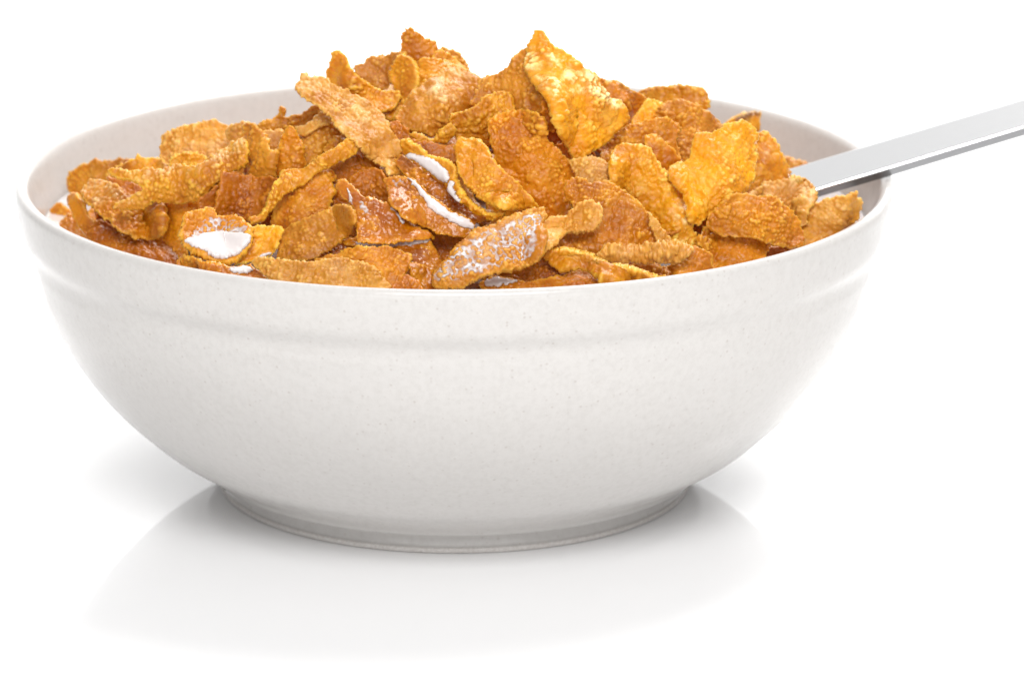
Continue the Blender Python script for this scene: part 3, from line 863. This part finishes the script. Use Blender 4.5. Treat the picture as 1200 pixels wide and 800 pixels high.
F('plump oval golden-brown flake standing left of the big central flake', 'g', -5, 30, (50, 3.5), [(534,172),(538,164),(550,162),(562,163),(570,170),(576,182),(586,196),(596,204),(606,212),(616,224),(627,236),(628,242),(616,245),(600,247),(588,246),(574,240),(558,230),(546,218),(538,202),(534,188)], amp=1.1, thick=1.2, off=7)
F('wet orange oval flake with a milk rivulet along its upper right edge', 'w', -8, 38, (35, 3), [(449,212),(452,208),(466,206),(478,208),(488,212),(498,222),(504,230),(518,238),(532,248),(546,254),(555,262),(556,270),(550,278),(530,278),(510,272),(490,264),(474,256),(464,246),(456,236),(455,226)], amp=.8,
  films=[([(475,206),(484,209),(492,217),(499,226),(508,234),(522,243),(536,251),(550,256),(560,263),(552,269),(536,264),(520,255),(506,248),(499,240),(490,224),(482,215)], .6, 0), ([(458,212),(470,210),(484,222),(494,240),(486,240),(470,226)], .12, 1)], off=5)
F('tan speckled flake leaning on the amber one, centre left foreground', 't', -8, 35, (30, 3), [(328,276),(340,263),(360,256),(380,248),(390,242),(398,239),(410,242),(417,252),(416,264),(408,276),(392,290),(376,300),(360,306),(344,306),(326,304),(326,290)], amp=.8)
F('small gold lobe with pale blisters at the right side of the milk-filled flake', 'y', 15, 30, None, [(292,270),(300,264),(314,265),(328,266),(332,271),(328,286),(320,300),(302,306),(284,310),(272,312),(284,300)], amp=1.2,
  films=[([(300,302),(312,296),(326,294),(334,298),(330,304),(314,306)], .5, 0)])
F('scoop-shaped flake filled with white milk at the left front', 'o', -5, 52, None, [(213,262),(215,251),(224,248),(242,243),(252,246),(256,253),(268,252),(282,255),(290,261),(298,268),(296,284),(288,298),(275,308),(258,309),(240,304),(225,297),(213,287),(210,276)],
  pts=[(215,258,3),(250,248,1),(290,264,2),(255,280,-2.5),(225,294,2),(260,307,2.5),(290,290,2)], amp=1.0, thick=1.2,
  films=[([(212,286),(224,283),(240,276),(262,274),(284,275),(297,279),(294,289),(284,299),(270,306),(256,306),(240,301),(224,294)], .6, 0), ([(222,278),(232,264),(246,256),(258,254),(272,256),(290,264),(297,276),(286,284),(262,284),(238,284)], .22, 1)])
F('ragged little flake squeezed between the milk-filled flake and the left front rim', 'o', 0, 35, None, [(206,306),(214,299),(224,300),(236,305),(240,320),(222,320),(208,314)], off=12)
F('wet dark flake under the milk-filled flake at the rim', 'w', 0, 50, None, [(232,306),(250,308),(270,312),(290,310),(302,316),(312,328),(280,326),(250,322),(234,318)], amp=.7,
  films=[([(262,310),(276,310),(290,312),(296,318),(284,321),(268,318)], .45, 0)])
F('amber flake with a gold spot at the front, right of the pale rim flake', 'o', 5, 45, (0, 3), [(370,306),(392,298),(410,290),(440,288),(458,289),(470,294),(481,299),(480,312),(473,324),(464,342),(450,342),(434,330),(410,316),(388,314)], amp=.9)
F('long pale golden flake lying along the front left rim', 'p', -5, 42, (0, 3), [(294,308),(300,303),(310,302),(324,304),(340,306),(364,308),(392,302),(412,304),(436,312),(452,326),(460,340),(458,350),(416,350),(360,343),(326,335),(312,325),(303,316)], amp=1.2)
F('wet folded scrap of flake standing at the front rim left of the milk-netted flake', 'w', 15, 30, None, [(478,308),(490,309),(506,318),(506,328),(512,340),(504,346),(490,334),(480,322)])
F('small dark flake touching the front rim below the wet folded scrap', 'd', 0, 40, None, [(456,342),(464,330),(478,322),(492,332),(498,344),(484,352),(462,352)])
F('shaded flake deep behind the milk-netted flake at its right', 'd', 0, 35, None, [(600,316),(622,306),(644,294),(658,300),(672,316),(660,330),(630,336),(604,332)])
F('curled orange flake lying flat at the front rim with milk on its left end', 'o', 5, 50, (0, 2), [(562,334),(580,326),(600,326),(616,332),(634,328),(652,324),(672,318),(694,316),(714,322),(704,332),(682,342),(660,348),(620,350),(580,350)], amp=1.0,
  films=[([(568,332),(576,323),(590,321),(604,325),(606,332),(590,335),(574,338)], .5, 0)])
F('deep orange flake low at the front rim right of the curled one', 'd', 0, 40, None, [(660,334),(680,328),(704,328),(718,334),(712,346),(680,350),(662,346)])
F('small orange flake at the front rim below the ridged flake', 'o', 5, 45, None, [(738,312),(756,308),(768,308),(776,311),(790,312),(808,318),(814,326),(808,334),(784,336),(762,332),(744,322)])
F('orange flake end at the right front rim beside the coarse flared flake', 'o', 5, 35, (0, 2), [(784,312),(798,298),(812,288),(826,292),(836,300),(834,308),(838,322),(812,330),(792,324)], amp=1.1)
F('narrow ridged flake with wavy lower edge near the front, right of centre', 'p', 5, 32, (90, 2.5), [(700,298),(706,290),(726,288),(744,288),(760,286),(784,284),(804,286),(814,292),(808,299),(796,307),(788,311),(776,308),(770,305),(756,308),(742,308),(722,306),(704,303)], amp=1.6)
F('folded flake with a pale crinkled upper edge at the front rim right of centre', 'g', 5, 35, None, [(638,292),(646,290),(660,291),(678,291),(696,299),(714,307),(740,311),(760,319),(780,324),(788,332),(760,338),(722,340),(700,326),(682,316),(660,318),(646,308),(638,299)],
  pts=[(642,292,1),(680,294,2),(715,309,3),(780,326,1),(660,314,-3),(700,324,-3),(730,334,-3)], amp=1.1, thick=1.3)
F('pale curled tail of a flake rising right of the milk-netted flake', 'p', 5, 38, None, [(630,272),(636,260),(646,254),(660,254),(666,248),(678,238),(690,235),(702,237),(707,246),(706,258),(700,268),(684,274),(666,273),(656,282),(642,294),(632,304),(624,296)],
  pts=[(640,262,0),(690,240,1),(704,254,1),(670,262,-2),(636,292,1)], amp=1.0, thick=1.2, off=7)
F('orange flake netted with thin white milk, lying at the front centre', 't', 0, 42, (0, 2.5), [(506,328),(510,318),(522,306),(530,296),(538,286),(550,278),(558,270),(566,269),(574,266),(590,258),(602,252),(616,247),(634,244),(640,254),(636,264),(640,272),(641,288),(634,302),(622,310),(610,316),(590,320),(570,323),(554,331),(538,338),(520,341),(508,337)], amp=1.1, thick=1.2,
  films=[([(508,330),(516,314),(540,292),(560,276),(590,264),(620,252),(632,256),(632,276),(630,294),(616,306),(590,312),(560,322),(530,332)], .19, 1)], marks=[([(512,330),(540,300),(580,268),(620,250),(634,262),(600,290),(550,320)], .35)])

# ---------------------------------------------------------------- flakes buried below the visible layer
protos = []
for k in range(7):
    r_ = np.random.default_rng(100 + k)
    a = np.sort(r_.uniform(0, 2 * np.pi, 9) * 0.25 + np.linspace(0, 2 * np.pi, 9, endpoint=False) * 1.0)
    pr = np.stack([np.cos(a) * r_.uniform(7, 11, 9), np.sin(a) * r_.uniform(5.5, 8.5, 9)], 1)
    P = closed_spline(pr)
    g = 0.42
    ax_ = np.arange(-13, 13, g)
    X, Y = np.meshgrid(ax_, ax_)
    S = sdf_poly(X, Y, P) + .5 * (vnoise(X / 1.3 + 50, Y / 1.3, k) - .5)
    Xs, Ys, q = snapped_grid(X, Y, S, g)
    Zc = 0.035 * (X * math.cos(k) + Y * math.sin(k)) ** 2 - 0.02 * (Y * math.cos(k) - X * math.sin(k)) ** 2
    h, bl = relief(X, Y, 60 + k, 1.2)
    e = np.clip(-S / .7, 0, 1)
    rnd = np.sqrt(1 - (1 - e) ** 2)
    half = .42 * (.22 + .78 * rnd)
    Fr = np.stack([Xs, Ys, Zc + half + h * 1e3 * rnd], -1) * 1e-3
    Bk = np.stack([Xs, Ys, Zc - half + h * 6e2 * rnd], -1) * 1e-3
    V, Q, use = shell_mesh(Fr, Bk, q)
    protos.append((V, Q, bl[use], (1 - e)[use]))
import mathutils
proto_me = {}
placed = []
r_ = np.random.default_rng(5)
spoon_pts = np.array([P0 + ax * s for s in np.linspace(-0.135, 0.02, 60)])
rings = []
for layer, zoff in ((0, -0.0075), (1, -0.0135)):
    n_ = (78, 50)[layer]
    for i in range(n_):
        r = math.sqrt((i + .5) / n_) * 0.073
        t = i * 2.39996 + layer
        rings.append((r * math.cos(t), r * math.sin(t), zoff))
_c = (ZB < 5).astype(float)
COVER = np.cumsum(-dilate(-_c, 4), 0) > 0.5
for i in range(90):
    r = math.sqrt((i + .5) / 90) * 0.072
    t = i * 2.39996 + 2.0
    if r * math.sin(t) > 0.008:
        rings.append((r * math.cos(t), r * math.sin(t), None))
for (x, y, zo) in rings:
    x += r_.normal(0, .002)
    y += r_.normal(0, .002)
    R = math.hypot(x, y)
    z = (0.0590 if zo is None else mound(np.array(x), np.array(y)) + zo) + r_.normal(0, .001) + (0.003 if y > 0.02 and zo is not None else 0)
    if R > 0.070:
        x, y = x * .070 / R, y * .070 / R
    p = np.array([x, y, z])
    ok = False
    for tr in range(7):
        th_ = np.linspace(0, 2 * np.pi, 10, endpoint=False)
        Q3 = np.stack([x + .011 * np.cos(th_), y + .011 * np.sin(th_), 0 * th_ + z + .003], 1) - CAM
        dd = Q3[:, 1] * CP - Q3[:, 2] * SP
        uu = PX + F_PX * Q3[:, 0] / dd
        vv = PY - F_PX * (Q3[:, 1] * SP + Q3[:, 2] * CP) / dd
        ii = np.clip(((uu - GX0) / G).astype(int), 0, GNX - 1)
        jj = np.clip(((vv - GY0) / G).astype(int), 0, GNY - 1)
        if np.all(COVER[jj, ii] | (WALLD[jj, ii] > dd)):
            ok = True
            break
        z -= 0.0025
    if not ok or z < 0.0535:
        continue
    p = np.array([x, y, z])
    if np.min(np.linalg.norm(spoon_pts - p, axis=1)) < 0.010:
        continue
    k = int(r_.integers(0, len(protos)))
    tone = 'dodtgo'[int(r_.integers(0, 6))]
    key = (k, tone)
    V, Q, bl_, ed_ = protos[k]
    if key not in proto_me:
        o = link_mesh('corn_flake', V, Q, TONES[tone], attrs={'blister': np.concatenate([bl_, bl_]), 'edge': np.concatenate([ed_, ed_])})
        proto_me[key] = o.data
    else:
        o = bpy.data.objects.new('corn_flake', proto_me[key])
        COL.objects.link(o)
    nx, ny = x / 0.09 * .55, y / 0.09 * .55
    nv = mathutils.Vector((nx + r_.normal(0, .28), ny + r_.normal(0, .28), 1)).normalized()
    o.rotation_euler = (mathutils.Quaternion(nv, r_.uniform(0, 6.28)) @ nv.to_track_quat('Z', 'Y')).to_euler()
    o.location = (x, y, z)
    tag(o, 'corn flake buried beneath the top layer, glimpsed only through gaps', 'corn flake', 'corn flakes buried under the top layer')
